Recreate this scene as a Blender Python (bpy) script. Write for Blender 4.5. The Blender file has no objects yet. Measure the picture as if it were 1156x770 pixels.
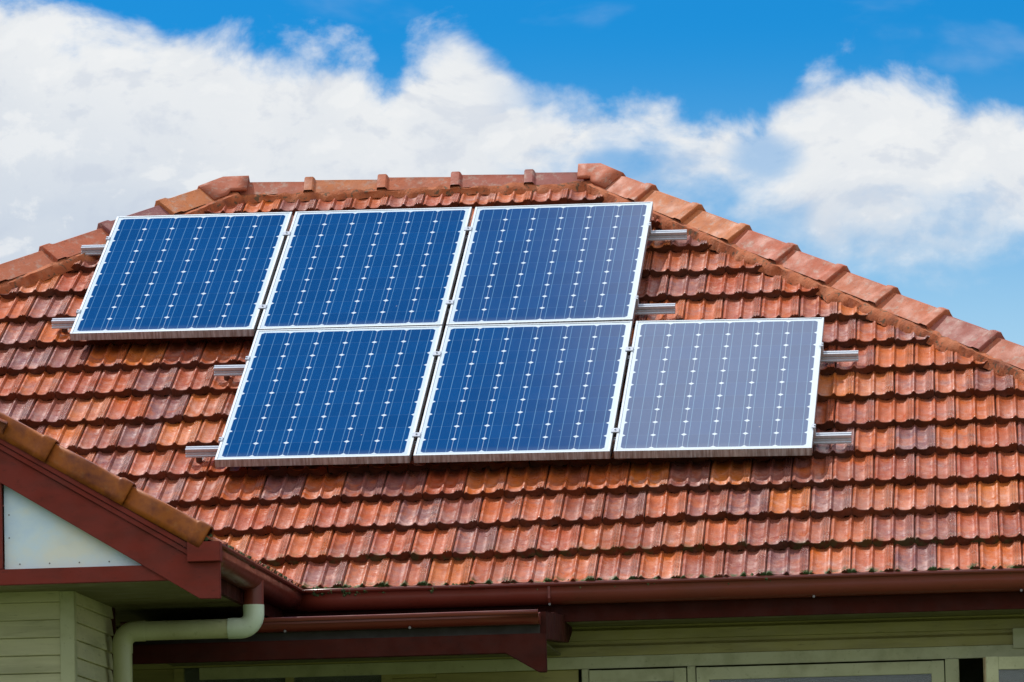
import bpy, bmesh, math, random
from mathutils import Vector, Matrix, noise
random.seed(7)
R = math.radians
scene = bpy.context.scene
C = scene.collection

# ------------------------------------------------------------------ camera
CAM = Vector((3.8909, -27.8105, -2.7140))
cd = bpy.data.cameras.new('camera'); cam = bpy.data.objects.new('camera', cd); C.objects.link(cam)
rows = [[0.9958804181769916, 0.033075647227232684, 0.08442863407707044],
        [0.08767743587961067, -0.11377219315856246, -0.9896305145363431],
        [-0.02312703891977881, 0.9929561368078605, -0.11620348723860491]]
cam.matrix_world = Matrix.Translation(CAM) @ Matrix(rows).to_4x4()
cd.sensor_width = 36; cd.lens = 6310.07 * 36 / 1156
cd.clip_start = 0.5; cd.clip_end = 3000
scene.camera = cam

# ------------------------------------------------------------------ sun, sky, exposure
SUN = Vector((-0.48, 0.42, 1.0)).normalized()
sl = bpy.data.lights.new('sun', 'SUN'); so = bpy.data.objects.new('sun', sl); C.objects.link(so)
sl.energy = 4.4; sl.angle = R(0.9); sl.color = (1.0, 0.95, 0.88)
so.rotation_euler = (-SUN).to_track_quat('-Z', 'Y').to_euler()
scene.view_settings.view_transform = 'Standard'; scene.view_settings.look = 'None'
scene.view_settings.exposure = 0.0; scene.view_settings.gamma = 1.0
scene.view_settings.use_curve_mapping = False

class NT:
    """tiny helper for node graphs"""
    def __init__(s, tree):
        s.t = tree; s.n = tree.nodes; s.l = tree.links
    def new(s, typ, **kw):
        n = s.n.new(typ)
        for k, v in kw.items(): setattr(n, k, v)
        return n
    def put(s, sock, v):
        if v is None: return
        if isinstance(v, bpy.types.NodeSocket): s.l.new(v, sock)
        else: sock.default_value = v
    def m(s, op, a, b=None, c=None, clamp=False):
        n = s.new('ShaderNodeMath', operation=op); n.use_clamp = clamp
        s.put(n.inputs[0], a); s.put(n.inputs[1], b); s.put(n.inputs[2], c)
        return n.outputs[0]
    def ss(s, v, lo, hi, a=0.0, b=1.0):
        n = s.new('ShaderNodeMapRange', interpolation_type='SMOOTHSTEP')
        s.put(n.inputs['Value'], v); s.put(n.inputs['From Min'], lo); s.put(n.inputs['From Max'], hi)
        s.put(n.inputs['To Min'], a); s.put(n.inputs['To Max'], b)
        return n.outputs[0]
    def mix(s, f, a, b, mode='MIX'):
        n = s.new('ShaderNodeMix', data_type='RGBA', blend_type=mode)
        s.put(n.inputs[0], f); s.put(n.inputs[6], a); s.put(n.inputs[7], b)
        return n.outputs[2]
    def noise(s, vec, scale, detail=4, rough=.55, dist=0.0):
        n = s.new('ShaderNodeTexNoise'); s.put(n.inputs['Vector'], vec)
        n.inputs['Scale'].default_value = scale; n.inputs['Detail'].default_value = detail
        n.inputs['Roughness'].default_value = rough; n.inputs['Distortion'].default_value = dist
        return n.outputs[0]
    def mapping(s, vec, scale=(1, 1, 1), loc=(0, 0, 0)):
        n = s.new('ShaderNodeMapping'); s.put(n.inputs[0], vec)
        n.inputs['Scale'].default_value = scale; n.inputs['Location'].default_value = loc
        return n.outputs[0]
    def ramp(s, f, stops, interp='LINEAR'):
        n = s.new('ShaderNodeValToRGB'); cr = n.color_ramp; cr.interpolation = interp
        while len(cr.elements) < len(stops): cr.elements.new(.5)
        for e, (p, c) in zip(cr.elements, stops): e.position = p; e.color = (*c, 1)
        s.put(n.inputs[0], f); return n.outputs[0]

def build_world():
    w = bpy.data.worlds.new('World'); scene.world = w; w.use_nodes = True
    t = NT(w.node_tree); t.n.clear()
    out = t.new('ShaderNodeOutputWorld'); bg = t.new('ShaderNodeBackground')
    sky = t.new('ShaderNodeTexSky', sky_type='NISHITA'); sky.sun_disc = False
    sky.sun_elevation = math.asin(SUN.z); sky.sun_rotation = math.atan2(SUN.x, SUN.y)
    sky.air_density = 1.0; sky.dust_density = 0.15; sky.ozone_density = 3.0; sky.altitude = 200
    hs = t.new('ShaderNodeHueSaturation'); t.put(hs.inputs['Color'], sky.outputs[0])
    hs.inputs['Saturation'].default_value = 1.35
    tc = t.new('ShaderNodeTexCoord'); d = tc.outputs['Generated']
    sep = t.new('ShaderNodeSeparateXYZ'); t.put(sep.inputs[0], d)
    az = t.m('MULTIPLY', t.m('ARCTAN2', sep.outputs[0], sep.outputs[1]), 180 / math.pi)
    el = t.m('MULTIPLY', t.m('ARCSINE', sep.outputs[2]), 180 / math.pi)
    # blue deepens with height above the horizon haze, on top of the physical sky
    blue = t.mix(t.ss(el, 6.0, 10.0), (1.45, 1.28, 1.20, 1), (0.09, 0.72, 1.02, 1))
    skyc = t.mix(1.0, hs.outputs[0], blue, 'MULTIPLY')
    comb = t.new('ShaderNodeCombineXYZ'); t.put(comb.inputs[0], az); t.put(comb.inputs[1], el)
    ae = comb.outputs[0]
    n1 = t.noise(t.mapping(ae, (1, 1.35, 1), (3.1, 1.7, 0)), 0.75, 10, .57, .25)
    n1b = t.noise(t.mapping(ae, (1, 1.35, 1), (3.1 + .10, 1.7 - .22, 0)), 0.75, 10, .57, .25)
    relief = t.m('SUBTRACT', n1, n1b)
    n2 = t.noise(t.mapping(ae, (1, 2.2, 1), (9.1, 4.7, 0)), 0.42, 5, .5, .2)
    # low cloud bank: upper and lower outline by azimuth (degrees)
    def fcurve(pts, lo, hi):
        n = t.new('ShaderNodeFloatCurve'); c = n.mapping.curves[0]
        f = t.m('DIVIDE', t.m('ADD', az, 11.0), 12.0, clamp=True)
        t.put(n.inputs['Value'], f); n.inputs['Factor'].default_value = 1
        P = [((a + 11) / 12, (e - lo) / (hi - lo)) for a, e in pts]
        c.points[0].location = P[0]; c.points[1].location = P[-1]
        for p in P[1:-1]: c.points.new(*p)
        n.mapping.update()
        return t.m('MULTIPLY_ADD', n.outputs[0], hi - lo, lo)
    def AE(x, y): return (-4.88 + (x - 578) / 110.1, 6.67 - (y - 385) / 110.1)
    top = [AE(*p) for p in ((-90, -40), (0, -12), (120, 2), (190, 26), (260, 40), (330, 48), (420, 68), (446, 88),
                            (470, 46), (520, 30), (570, 62), (610, 98), (700, 110), (790, 134), (870, 128), (912, 100),
                            (950, 78), (1010, 76), (1080, 98), (1110, 128), (1156, 140), (1230, 150))]
    bot = [AE(*p) for p in ((-90, 600), (0, 600), (300, 560), (560, 420), (690, 262), (760, 222), (820, 222),
                            (850, 262), (900, 290), (1000, 285), (1100, 285), (1156, 280), (1230, 270))]
    yt = fcurve(top, 0, 12); yb = fcurve(bot, 0, 12)
    nz = t.m('SUBTRACT', n1, .5)
    mt = t.ss(t.m('ADD', t.m('SUBTRACT', yt, el), t.m('MULTIPLY', nz, 1.7)), -.10, .34)
    mb = t.ss(t.m('ADD', t.m('SUBTRACT', el, yb), t.m('MULTIPLY', nz, 2.2)), -.45, .60)
    near = t.m('MULTIPLY', mt, mb)
    thin = t.ss(t.noise(t.mapping(ae, (1, 1.9, 1), (31, 12, 0)), .62, 6, .55, .3), .36, .52, .55, 1)
    thin = t.m('MAXIMUM', thin, t.ss(az, -5.2, -3.8, 1, 0))
    near = t.m('MULTIPLY', near, t.m('MAXIMUM', thin, t.ss(az, -2.2, -1.6, 0, 1)))
    for (hx, hy, rx_, ry_) in ((868, 186, 40, 26), (800, 222, 60, 20), (700, 190, 40, 16)):
        a0, e0 = AE(hx, hy)
        q = t.m('ADD', t.m('POWER', t.m('DIVIDE', t.m('SUBTRACT', az, a0), rx_ / 110.1), 2), t.m('POWER', t.m('DIVIDE', t.m('SUBTRACT', el, e0), ry_ / 110.1), 2))
        near = t.m('MULTIPLY', near, t.ss(t.m('ADD', q, t.m('MULTIPLY', nz, 4.5)), .1, 2.1, .42, 1))
    wisp = t.ss(n2, .56, .80, 0, .25)
    near = t.m('MAXIMUM', near, wisp)
    # high cloud, over and behind the house: what the glass and the wet tiles reflect
    hn = t.noise(t.mapping(d, (1, 1, 1.3), (2.0, .3, 4)), 2.1, 6, .55, .2)
    high = t.ss(t.m('ADD', hn, t.ss(sep.outputs[1], .15, -.35, 0, .14)), .50, .66)  # extra unseen cloud behind the camera, added to whiten the fill light
    bank = t.m('MULTIPLY', t.ss(t.m('ADD', az, t.m('MULTIPLY', nz, .3)), -7.9, -5.2), t.ss(el, 25, 38))
    clear = t.m('MULTIPLY', t.ss(t.m('ABSOLUTE', t.m('ADD', az, 12.)), 7, 12, 0, 1), 1)
    high = t.m('MULTIPLY', high, t.m('MAXIMUM', clear, t.ss(el, 62, 75)))
    high = t.m('MAXIMUM', high, t.m('MULTIPLY', bank, t.m('SUBTRACT', 1, t.ss(az, 10, 30))))
    infr = t.m('MULTIPLY', t.ss(el, 11.5, 15, 1, 0), t.ss(t.m('ABSOLUTE', t.m('ADD', az, 4.9)), 8, 12, 1, 0))
    mask = t.mix(infr, high, near)
    # cloud brightness: sunlit tops, greyer thick bases
    depth = t.ss(t.m('SUBTRACT', yt, el), .2, 2.6)
    sh = t.m('MULTIPLY', depth, t.m('MAXIMUM', t.ss(n2, .36, .62), t.ss(az, -5.5, -9.0, 0, .85)))
    cc = t.mix(sh, (9.0, 9.2, 9.35, 1), (6.2, 7.0, 8.1, 1))
    cc = t.mix(t.ss(n1, .35, .65, 0, .35), cc, (6.9, 7.5, 8.3, 1))
    cc = t.mix(t.ss(relief, -.01, -.10, 0, .42), cc, (5.9, 6.6, 7.8, 1))
    cc = t.mix(t.ss(relief, .02, .10, 0, .5), cc, (9.6, 9.7, 9.7, 1))
    cc = t.mix(t.m('MULTIPLY', t.ss(el, 20, 35), 1.0), cc, (14.8, 15.0, 15.4, 1))
    col = t.mix(mask, skyc, cc)
    t.put(bg.inputs[0], col); bg.inputs[1].default_value = 0.095
    t.l.new(bg.outputs[0], out.inputs[0])
build_world()

# ------------------------------------------------------------------ frames (roof plane coordinates u, v, w)
c30, s30 = math.cos(R(30)), math.sin(R(30))
class Frame:
    def __init__(s, o, U, V):
        s.o = Vector(o); s.U = Vector(U).normalized(); s.V = Vector(V).normalized(); s.N = s.U.cross(s.V)
    def __call__(s, u, v, w=0.0): return s.o + s.U * u + s.V * v + s.N * w
    def inv(s, p): q = Vector(p) - s.o; return q.dot(s.U), q.dot(s.V), q.dot(s.N)
    def mat(s): return Matrix(((s.U.x, s.V.x, s.N.x, s.o.x), (s.U.y, s.V.y, s.N.y, s.o.y), (s.U.z, s.V.z, s.N.z, s.o.z), (0, 0, 0, 1)))
MAIN = Frame((0, 0, 0), (1, 0, 0), (0, c30, s30))
W0 = -0.145                                    # low surface of the tiles
APR, APL = (1.735, 3.88), (-0.385, 3.88)         # ridge ends in the plane

# ------------------------------------------------------------------ mesh helpers
class MB:
    def __init__(s): s.v = []; s.f = []; s.uv = None
    def face(s, *ix): s.f.append(ix)
    def add(s, pts): b = len(s.v); s.v += [tuple(p) for p in pts]; return b
    def quad(s, a, b, c, d): i = s.add((a, b, c, d)); s.f.append((i, i + 1, i + 2, i + 3))
    def box(s, x0, x1, y0, y1, z0, z1, M=None):
        P = [Vector((x, y, z)) for z in (z0, z1) for y in (y0, y1) for x in (x0, x1)]
        if M: P = [M @ p for p in P]
        b = s.add(P)
        for q in ((0, 2, 3, 1), (4, 5, 7, 6), (0, 1, 5, 4), (2, 6, 7, 3), (0, 4, 6, 2), (1, 3, 7, 5)): s.f.append(tuple(b + i for i in q))
    def prism(s, poly, a, b):
        """extrude a polygon (list of Vectors) along vector a->b offsets"""
        a = Vector(a); b = Vector(b); n = len(poly)
        i = s.add([Vector(p) + a for p in poly] + [Vector(p) + b for p in poly])
        s.f.append(tuple(range(i + n - 1, i - 1, -1))); s.f.append(tuple(range(i + n, i + 2 * n)))
        for k in range(n): s.f.append((i + k, i + (k + 1) % n, i + n + (k + 1) % n, i + n + k))
    def sweep(s, pts, r, n=16, cap=True):
        pts = [Vector(p) for p in pts]; base = len(s.v); up = Vector((.13, .31, .94)).normalized()
        for i, p in enumerate(pts):
            t = (pts[min(i + 1, len(pts) - 1)] - pts[max(i - 1, 0)]).normalized()
            if i == 0: a = t.orthogonal().normalized()
            else: a = (a - t * a.dot(t)).normalized()
            b = t.cross(a); rr = r[i] if isinstance(r, (list, tuple)) else r
            s.add([p + (a * math.cos(2 * math.pi * k / n) + b * math.sin(2 * math.pi * k / n)) * rr for k in range(n)])
        for i in range(len(pts) - 1):
            for k in range(n):
                k2 = (k + 1) % n
                s.f.append((base + i * n + k, base + i * n + k2, base + (i + 1) * n + k2, base + (i + 1) * n + k))
        if cap:
            s.f.append(tuple(base + k for k in range(n - 1, -1, -1)))
            s.f.append(tuple(base + (len(pts) - 1) * n + k for k in range(n)))
    def build(s, name, mat, parent=None, smooth=None, bevel=0, normals=True):
        me = bpy.data.meshes.new(name); me.from_pydata(s.v, [], s.f)
        if normals or bevel:
            bm = bmesh.new(); bm.from_mesh(me)
            if normals: bmesh.ops.recalc_face_normals(bm, faces=bm.faces)
            if bevel:
                es = [e for e in bm.edges if len(e.link_faces) == 2 and e.calc_face_angle(0) > .5]
                bmesh.ops.bevel(bm, geom=es, offset=bevel, segments=2, affect='EDGES', clamp_overlap=True)
            bm.to_mesh(me); bm.free()
        if smooth is not None:
            me.polygons.foreach_set('use_smooth', [True] * len(me.polygons)); me.set_sharp_from_angle(angle=R(smooth))
        me.materials.append(mat)
        o = bpy.data.objects.new(name, me); C.objects.link(o)
        if parent: o.parent = parent
        return o
def empty(name, label, cat, M=None, group=None):
    o = bpy.data.objects.new(name, None); C.objects.link(o); o.empty_display_size = .2
    if M is not None: o.matrix_world = M
    o['label'] = label; o['category'] = cat
    if group: o['group'] = group
    return o

# ------------------------------------------------------------------ materials
def mat(name):
    m = bpy.data.materials.new(name); m.use_nodes = True
    t = NT(m.node_tree); p = t.n['Principled BSDF']; return m, t, p
def bump(t, p, h, strength=.3, dist=.002):
    b = t.new('ShaderNodeBump'); b.inputs['Strength'].default_value = strength; b.inputs['Distance'].default_value = dist
    t.put(b.inputs['Height'], h); t.put(p.inputs['Normal'], b.outputs[0])

def clay_colour(t, tone, pos):
    base = t.ramp(tone, [(0.0, (0.440, 0.0798, 0.0149)), (.14, (0.560, 0.1302, 0.0174)), (.28, (0.370, 0.0588, 0.0161)), (.42, (0.500, 0.1050, 0.0211)),
                         (.54, (0.340, 0.0655, 0.0248)), (.66, (0.600, 0.1596, 0.0186)), (.74, (0.310, 0.0655, 0.0322)), (.86, (0.250, 0.0810, 0.0632)), (1.0, (0.180, 0.0782, 0.0851))])
    n = t.noise(pos, 9, 6, .6)
    fl = t.noise(t.mapping(pos, (1, 1, 1), (13, 5, 2)), 7.5, 5, .62, .4)
    warm = t.ramp(t.m('FRACT', t.m('MULTIPLY', tone, 7.3)), [(0, (0.450, 0.0882, 0.0161)), (.5, (0.560, 0.1302, 0.0186)), (1, (0.380, 0.0672, 0.0174))])
    base = t.mix(t.ss(fl, .48, .64, 0, .55), base, warm)
    base = t.mix(t.m('MULTIPLY', t.ss(fl, .50, .36), t.ss(t.m('FRACT', t.m('MULTIPLY', tone, 3.7)), .40, .70, 0, .7)), base, (0.230, 0.0874, 0.0770, 1))
    base = t.mix(t.ss(n, .42, .72, 0, .5), base, (0.290, 0.0552, 0.0178, 1))
    base = t.mix(t.ss(t.noise(pos, 120, 4, .7), .35, .75, 0, .30), base, (0.170, 0.0460, 0.0203, 1))
    n2 = t.noise(t.mapping(pos, (1, 1, 1), (5, 2, 7)), 26, 5, .6)
    base = t.mix(t.ss(n2, .52, .75, 0, .40), base, (0.520, 0.1848, 0.0682, 1))
    return base
def m_tiles():
    m, t, p = mat('glazed_clay_tile')
    at = t.new('ShaderNodeAttribute', attribute_name='tone')
    tone = at.outputs['Fac']
    a2 = t.new('ShaderNodeAttribute', attribute_name='eave').outputs['Fac']
    uv = t.new('ShaderNodeUVMap').outputs[0]
    su = t.new('ShaderNodeSeparateXYZ'); t.put(su.inputs[0], uv); s_, t_ = su.outputs[0], su.outputs[1]
    pos = t.new('ShaderNodeTexCoord').outputs['Object']
    base = clay_colour(t, tone, pos)
    # pale worn-glaze bloom plus painted sheen towards the weathered lower end of a tile
    bloom_sheen = t.m('MULTIPLY', t.ss(t.noise(pos, 17, 8, .70), .44, .68), t.ss(t_, 0.02, .85, 1, .2))
    bloom_sheen = t.m('MULTIPLY', bloom_sheen, t.ss(t.noise(pos, 2.3, 2), .38, .62, .25, 1))
    base = t.mix(t.m('MULTIPLY', bloom_sheen, .62), base, (.60, .38, .32, 1))
    # rims darkened by firing and grime, side rebates
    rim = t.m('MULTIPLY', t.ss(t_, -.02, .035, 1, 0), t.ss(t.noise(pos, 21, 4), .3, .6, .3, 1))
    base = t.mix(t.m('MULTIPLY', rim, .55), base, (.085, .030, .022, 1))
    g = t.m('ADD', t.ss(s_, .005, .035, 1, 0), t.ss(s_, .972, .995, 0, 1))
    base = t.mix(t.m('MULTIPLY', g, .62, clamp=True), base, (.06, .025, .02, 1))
    streak = t.ss(t.noise(t.mapping(uv, (34, 1.5, 1)), 1.0, 3), .55, .75)
    base = t.mix(t.m('MULTIPLY', streak, .22), base, (.16, .06, .045, 1))
    # nose faces: dark firing and grime, with their down-facing shade painted in
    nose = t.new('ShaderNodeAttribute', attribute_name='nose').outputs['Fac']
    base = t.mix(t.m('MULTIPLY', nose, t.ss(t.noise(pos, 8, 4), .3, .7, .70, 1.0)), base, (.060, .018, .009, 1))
    crs = t.m('MULTIPLY', t.ss(t_, .80, 1.0), t.ss(t.noise(pos, 6, 3), .3, .7, .3, .9))   # darker towards the lap at the upper end
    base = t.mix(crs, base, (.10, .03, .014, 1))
    dirt = t.m('MULTIPLY', t.ss(t.noise(t.mapping(pos, (1, .45, .45)), 3.1, 6, .62), .50, .70), .55)
    base = t.mix(dirt, base, (.20, .045, .018, 1))
    sp = t.ss(t.noise(pos, 90, 3), .66, .72)  # specks of soot lichen
    base = t.mix(t.m('MULTIPLY', sp, .6), base, (.06, .035, .03, 1))
    moss = t.m('MULTIPLY', a2, t.ss(t.noise(pos, 16, 5, .6), .49, .58))
    moss = t.m('MULTIPLY', moss, t.ss(t_, 0, .22, 1, 0))
    base = t.mix(moss, base, (.045, .075, .018, 1))
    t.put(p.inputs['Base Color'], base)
    rg = t.ss(t.noise(pos, 12, 6, .65), .3, .7, .24, .52)
    t.put(p.inputs['Roughness'], t.m('ADD', rg, t.m('MULTIPLY', moss, .4), clamp=True))
    t.put(p.inputs['Specular IOR Level'], t.ss(t.noise(pos, 4, 4), .35, .65, .12, .48))
    # beads along the side lap
    inb = t.m('MULTIPLY', t.ss(s_, .76, .80), t.ss(s_, .93, .96, 1, 0))
    bead = t.m('MULTIPLY', t.m('SINE', t.m('MULTIPLY', t_, 2 * math.pi * 17)), t.m('SINE', t.m('MULTIPLY', s_, 2 * math.pi * 18)))
    h = t.m('ADD', t.m('MULTIPLY', t.m('MULTIPLY', bead, inb), .8), t.m('MULTIPLY', t.noise(pos, 60, 5, .6), .55))
    h = t.m('ADD', h, t.m('MULTIPLY', t.noise(pos, 15, 3), 1.2))
    bump(t, p, h, .9, .0042)
    return m
def m_cap():
    m, t, p = mat('clay_ridge_tile')
    r = t.new('ShaderNodeObjectInfo').outputs['Random']
    pos = t.new('ShaderNodeTexCoord').outputs['Object']
    ofs = t.new('ShaderNodeVectorMath', operation='ADD'); t.put(ofs.inputs[0], pos)
    cx = t.new('ShaderNodeCombineXYZ'); t.put(cx.inputs[0], t.m('MULTIPLY', r, 30)); t.put(ofs.inputs[1], cx.outputs[0])
    q = ofs.outputs[0]
    base = t.ramp(r, [(0, (.44, .125, .055)), (.3, (.40, .10, .05)), (.55, (.48, .16, .055)), (.75, (.36, .095, .055)), (.93, (.27, .10, .09)), (1, (.18, .10, .13))])
    base = t.mix(t.ss(t.noise(q, 7, 6, .62), .45, .7, 0, .5), base, (.26, .085, .05, 1))
    base = t.mix(t.ss(t.noise(q, 20, 6, .65), .50, .70, 0, .6), base, (.40, .30, .24, 1))
    base = t.mix(t.ss(t.noise(q, 75, 3), .64, .71, 0, .6), base, (.07, .045, .035, 1))
    t.put(p.inputs['Base Color'], base)
    t.put(p.inputs['Roughness'], t.ss(t.noise(q, 9, 4), .3, .7, .55, .8)); p.inputs['Specular IOR Level'].default_value = .25
    bump(t, p, t.noise(q, 45, 5, .6), .5, .003)
    return m
def m_vergecap():
    m, t, p = mat('brown_glazed_verge_tile')
    pos = t.new('ShaderNodeTexCoord').outputs['Object']
    base = t.ramp(t.noise(pos, 4, 5, .6), [(.36, (.13, .024, .008)), (.5, (.32, .085, .008)), (.64, (.10, .018, .010))])
    base = t.mix(t.ss(t.noise(pos, 24, 6, .65), .55, .72, 0, .35), base, (.28, .13, .05, 1))
    t.put(p.inputs['Base Color'], base); t.put(p.inputs['Roughness'], t.ss(t.noise(pos, 12, 4), .3, .7, .4, .65)); p.inputs['Specular IOR Level'].default_value = .3
    bump(t, p, t.noise(pos, 50, 5, .6), .4, .002)
    return m
def m_mortar():
    m, t, p = mat('ridge_mortar')
    pos = t.new('ShaderNodeTexCoord').outputs['Object']
    base = t.ramp(t.noise(pos, 10, 6, .65), [(.3, (.22, .060, .024)), (.5, (.40, .105, .032)), (.7, (.46, .17, .08))])
    base = t.mix(t.ss(t.noise(pos, 33, 5), .56, .66, 0, .8), base, (.07, .06, .03, 1))
    t.put(p.inputs['Base Color'], base); p.inputs['Roughness'].default_value = .9
    bump(t, p, t.noise(pos, 60, 6, .65), .9, .006)
    return m
def m_paint(name, col, rough=.4, dirt=(.05, .04, .03), amt=.35, stretch=(1, 1, 1), scale=6, bmp=.15, spec=.5):
    m, t, p = mat(name); p.inputs['Specular IOR Level'].default_value = spec
    pos = t.new('ShaderNodeTexCoord').outputs['Object']
    q = t.mapping(pos, stretch)
    base = t.mix(t.ss(t.noise(q, scale, 6, .6), .40, .75, 0, amt), (*col, 1), (*dirt, 1))
    base = t.mix(t.ss(t.noise(q, scale * 6, 4, .6), .6, .72, 0, amt * .8), base, tuple(c * .6 for c in dirt) + (1,))
    t.put(p.inputs['Base Color'], base)
    t.put(p.inputs['Roughness'], t.ss(t.noise(pos, scale * 2, 3), .3, .7, rough * .8, min(1, rough * 1.25)))
    if bmp: bump(t, p, t.noise(q, scale * 9, 5, .6), bmp, .002)
    return m
M_TILE = m_tiles(); M_CAP = m_cap(); M_VCAP = m_vergecap(); M_MORTAR = m_mortar()
M_RED = m_paint('oxide_red_paint', (.185, .023, .013), .6, (.08, .018, .011), .55, (1, 1, 3), 5, spec=.25)
M_REDD = m_paint('oxide_red_gutter_enamel', (.165, .028, .016), .36, (.10, .026, .014), .45, (.6, 1, 3), 4, .05)
M_BROWN = m_paint('dark_brown_red_paint', (.055, .010, .006), .7, (.02, .008, .006), .5, (1, 1, 2), 6, spec=.12)
M_PALE = m_paint('skylit_cream_green_weatherboard_paint', (.62, .60, .37), .6, (.30, .30, .17), .6, (.35, .35, 3), 5, .25, .3)  # paler copy of the green boards: stronger skylight put into the colour
M_GREEN = m_paint('sage_green_weatherboard_paint', (.40, .36, .13), .55, (.17, .15, .06), .55, (.35, .35, 3), 5, .25)
M_SASH = m_paint('pale_green_window_paint', (.52, .53, .31), .45, (.22, .22, .10), .45, (1, 1, 1), 7)
M_SOFFIT = m_paint('soffit_paint', (.16, .15, .06), .6, (.11, .10, .05), .5, (1, 1, 1), 3)
M_PIPE = m_paint('cream_green_pipe_paint', (.50, .52, .30), .38, (.30, .29, .13), .45, (1, 1, 1), 5, .05)
M_PIPE2 = m_paint('pale_pipe_elbow_paint', (.62, .72, .55), .38, (.30, .33, .20), .35, (1, 1, 1), 5, .05)
M_WORN = m_paint('worn_cream_timber', (.52, .42, .24), .6, (.30, .16, .07), .7, (1, 1, 1), 12)
def m_gable():
    m, t, p = mat('pale_fibro_gable_panel')
    pos = t.new('ShaderNodeTexCoord').outputs['Object']
    base = t.ramp(t.noise(t.mapping(pos, (1, 1, 1.4)), 2.6, 5, .6), [(.32, (.50, .68, .88)), (.5, (.66, .80, .86)), (.68, (.78, .80, .70))])
    base = t.mix(t.ss(t.noise(pos, 9, 3), .5, .8, 0, .2), base, (.46, .52, .54, 1))
    t.put(p.inputs['Base Color'], base); p.inputs['Roughness'].default_value = .7
    bump(t, p, t.noise(pos, 60, 4), .15, .001); return m
M_GABLE = m_gable()
def m_alu(name, col, streak, amt, rough=.45):
    m, t, p = mat(name)
    pos = t.new('ShaderNodeTexCoord').outputs['Object']
    geo = t.new('ShaderNodeSeparateXYZ'); t.put(geo.inputs[0], t.new('ShaderNodeTexCoord').outputs['Normal'])
    side = t.ss(geo.outputs[2], .3, .7, 1, 0)
    st = t.ss(t.noise(t.mapping(pos, (60, 1, 6)), 1.0, 5, .65), .30, .66)
    n = t.noise(pos, 11, 5, .6)
    f = t.m('MULTIPLY', side, t.m('ADD', t.m('MULTIPLY', st, .75), t.m('MULTIPLY', n, .35)), clamp=True)
    base = t.mix(t.m('MULTIPLY', f, amt), (*col, 1), (*streak, 1))
    t.put(p.inputs['Base Color'], base); p.inputs['Roughness'].default_value = rough
    p.inputs['Metallic'].default_value = .25
    bump(t, p, n, .05, .001); return m
M_FRAME = m_alu('white_anodised_frame', (.58, .65, .69), (.19, .15, .13), .95)
M_RAIL = m_alu('mill_aluminium_rail', (.55, .60, .66), (.42, .44, .48), .6, .32)
M_STEEL = m_alu('stainless_bracket', (.16, .15, .15), (.2, .18, .16), .5, .4)

PW, PH = .990, 1.650
def m_cells(name, dust_glare):
    m, t, p = mat(name)
    pos = t.new('ShaderNodeTexCoord').outputs['Object']
    sp = t.new('ShaderNodeSeparateXYZ'); t.put(sp.inputs[0], pos); x, y = sp.outputs[0], sp.outputs[1]
    bx, by = .030, .036
    cwx, cwy = (PW - 2 * bx) / 6, (PH - 2 * by) / 10
    X = t.m('DIVIDE', t.m('SUBTRACT', x, bx), cwx); Y = t.m('DIVIDE', t.m('SUBTRACT', y, by), cwy)
    fx, fy = t.m('FRACT', X), t.m('FRACT', Y)
    dx = t.m('MULTIPLY', t.m('MINIMUM', fx, t.m('SUBTRACT', 1, fx)), cwx)     # metres to the nearest cell side
    dy = t.m('MULTIPLY', t.m('MINIMUM', fy, t.m('SUBTRACT', 1, fy)), cwy)
    inx = t.m('MULTIPLY', t.m('GREATER_THAN', X, 0), t.m('LESS_THAN', X, 6))
    iny = t.m('MULTIPLY', t.m('GREATER_THAN', Y, 0), t.m('LESS_THAN', Y, 10))
    inside = t.m('MULTIPLY', inx, iny)
    cham = t.ss(t.m('ADD', dx, dy), .0140, .0160)                              # cropped corners -> white diamonds
    gapx = t.ss(dx, .0008, .0018); gapy = t.ss(dy, .0004, .0012)
    cell = t.m('MULTIPLY', inside, cham)
    bus = None
    for c in (1 / 6, .5, 5 / 6):
        b = t.ss(t.m('ABSOLUTE', t.m('SUBTRACT', fx, c)), .007, .014, 1, 0)
        bus = b if bus is None else t.m('MAXIMUM', bus, b)
    n = t.noise(pos, 3.2, 3, .5)
    ci = t.new('ShaderNodeCombineXYZ'); t.put(ci.inputs[0], t.m('FLOOR', X)); t.put(ci.inputs[1], t.m('FLOOR', Y))
    wn = t.new('ShaderNodeTexWhiteNoise'); t.put(wn.inputs['Vector'], ci.outputs[0])
    ri = t.new('ShaderNodeObjectInfo').outputs['Random']
    blue = t.mix(wn.outputs[0], (.0004, .047, .168, 1), (.0008, .056, .195, 1))
    blue = t.mix(t.m('MULTIPLY', bus, .45), blue, (.20, .42, .60, 1))
    blue = t.mix(t.m('MULTIPLY', t.m('SUBTRACT', 1, gapy), .30), blue, (.25, .45, .62, 1))
    blue = t.mix(t.m('MULTIPLY', t.m('SUBTRACT', 1, gapx), .55), blue, (.5, .65, .75, 1))
    base = t.mix(cell, (.60, .71, .78, 1), blue)
    # thin dusty film, thicker along the bottom edge, plus cloud reflection painted as grey
    du = t.m('MULTIPLY', t.ss(t.noise(pos, 3, 3, .5), .2, .8, .75, 1), dust_glare)
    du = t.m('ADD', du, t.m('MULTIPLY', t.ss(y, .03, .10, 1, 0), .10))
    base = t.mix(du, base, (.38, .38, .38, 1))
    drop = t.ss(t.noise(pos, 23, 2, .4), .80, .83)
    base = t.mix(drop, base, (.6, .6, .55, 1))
    t.put(p.inputs['Base Color'], base)
    t.put(p.inputs['Roughness'], t.m('MULTIPLY_ADD', t.noise(pos, 8, 4), .06, .07))
    p.inputs['IOR'].default_value = 1.5
    return m
M_CELL = m_cells('solar_cells_under_glass', .012)
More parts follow.
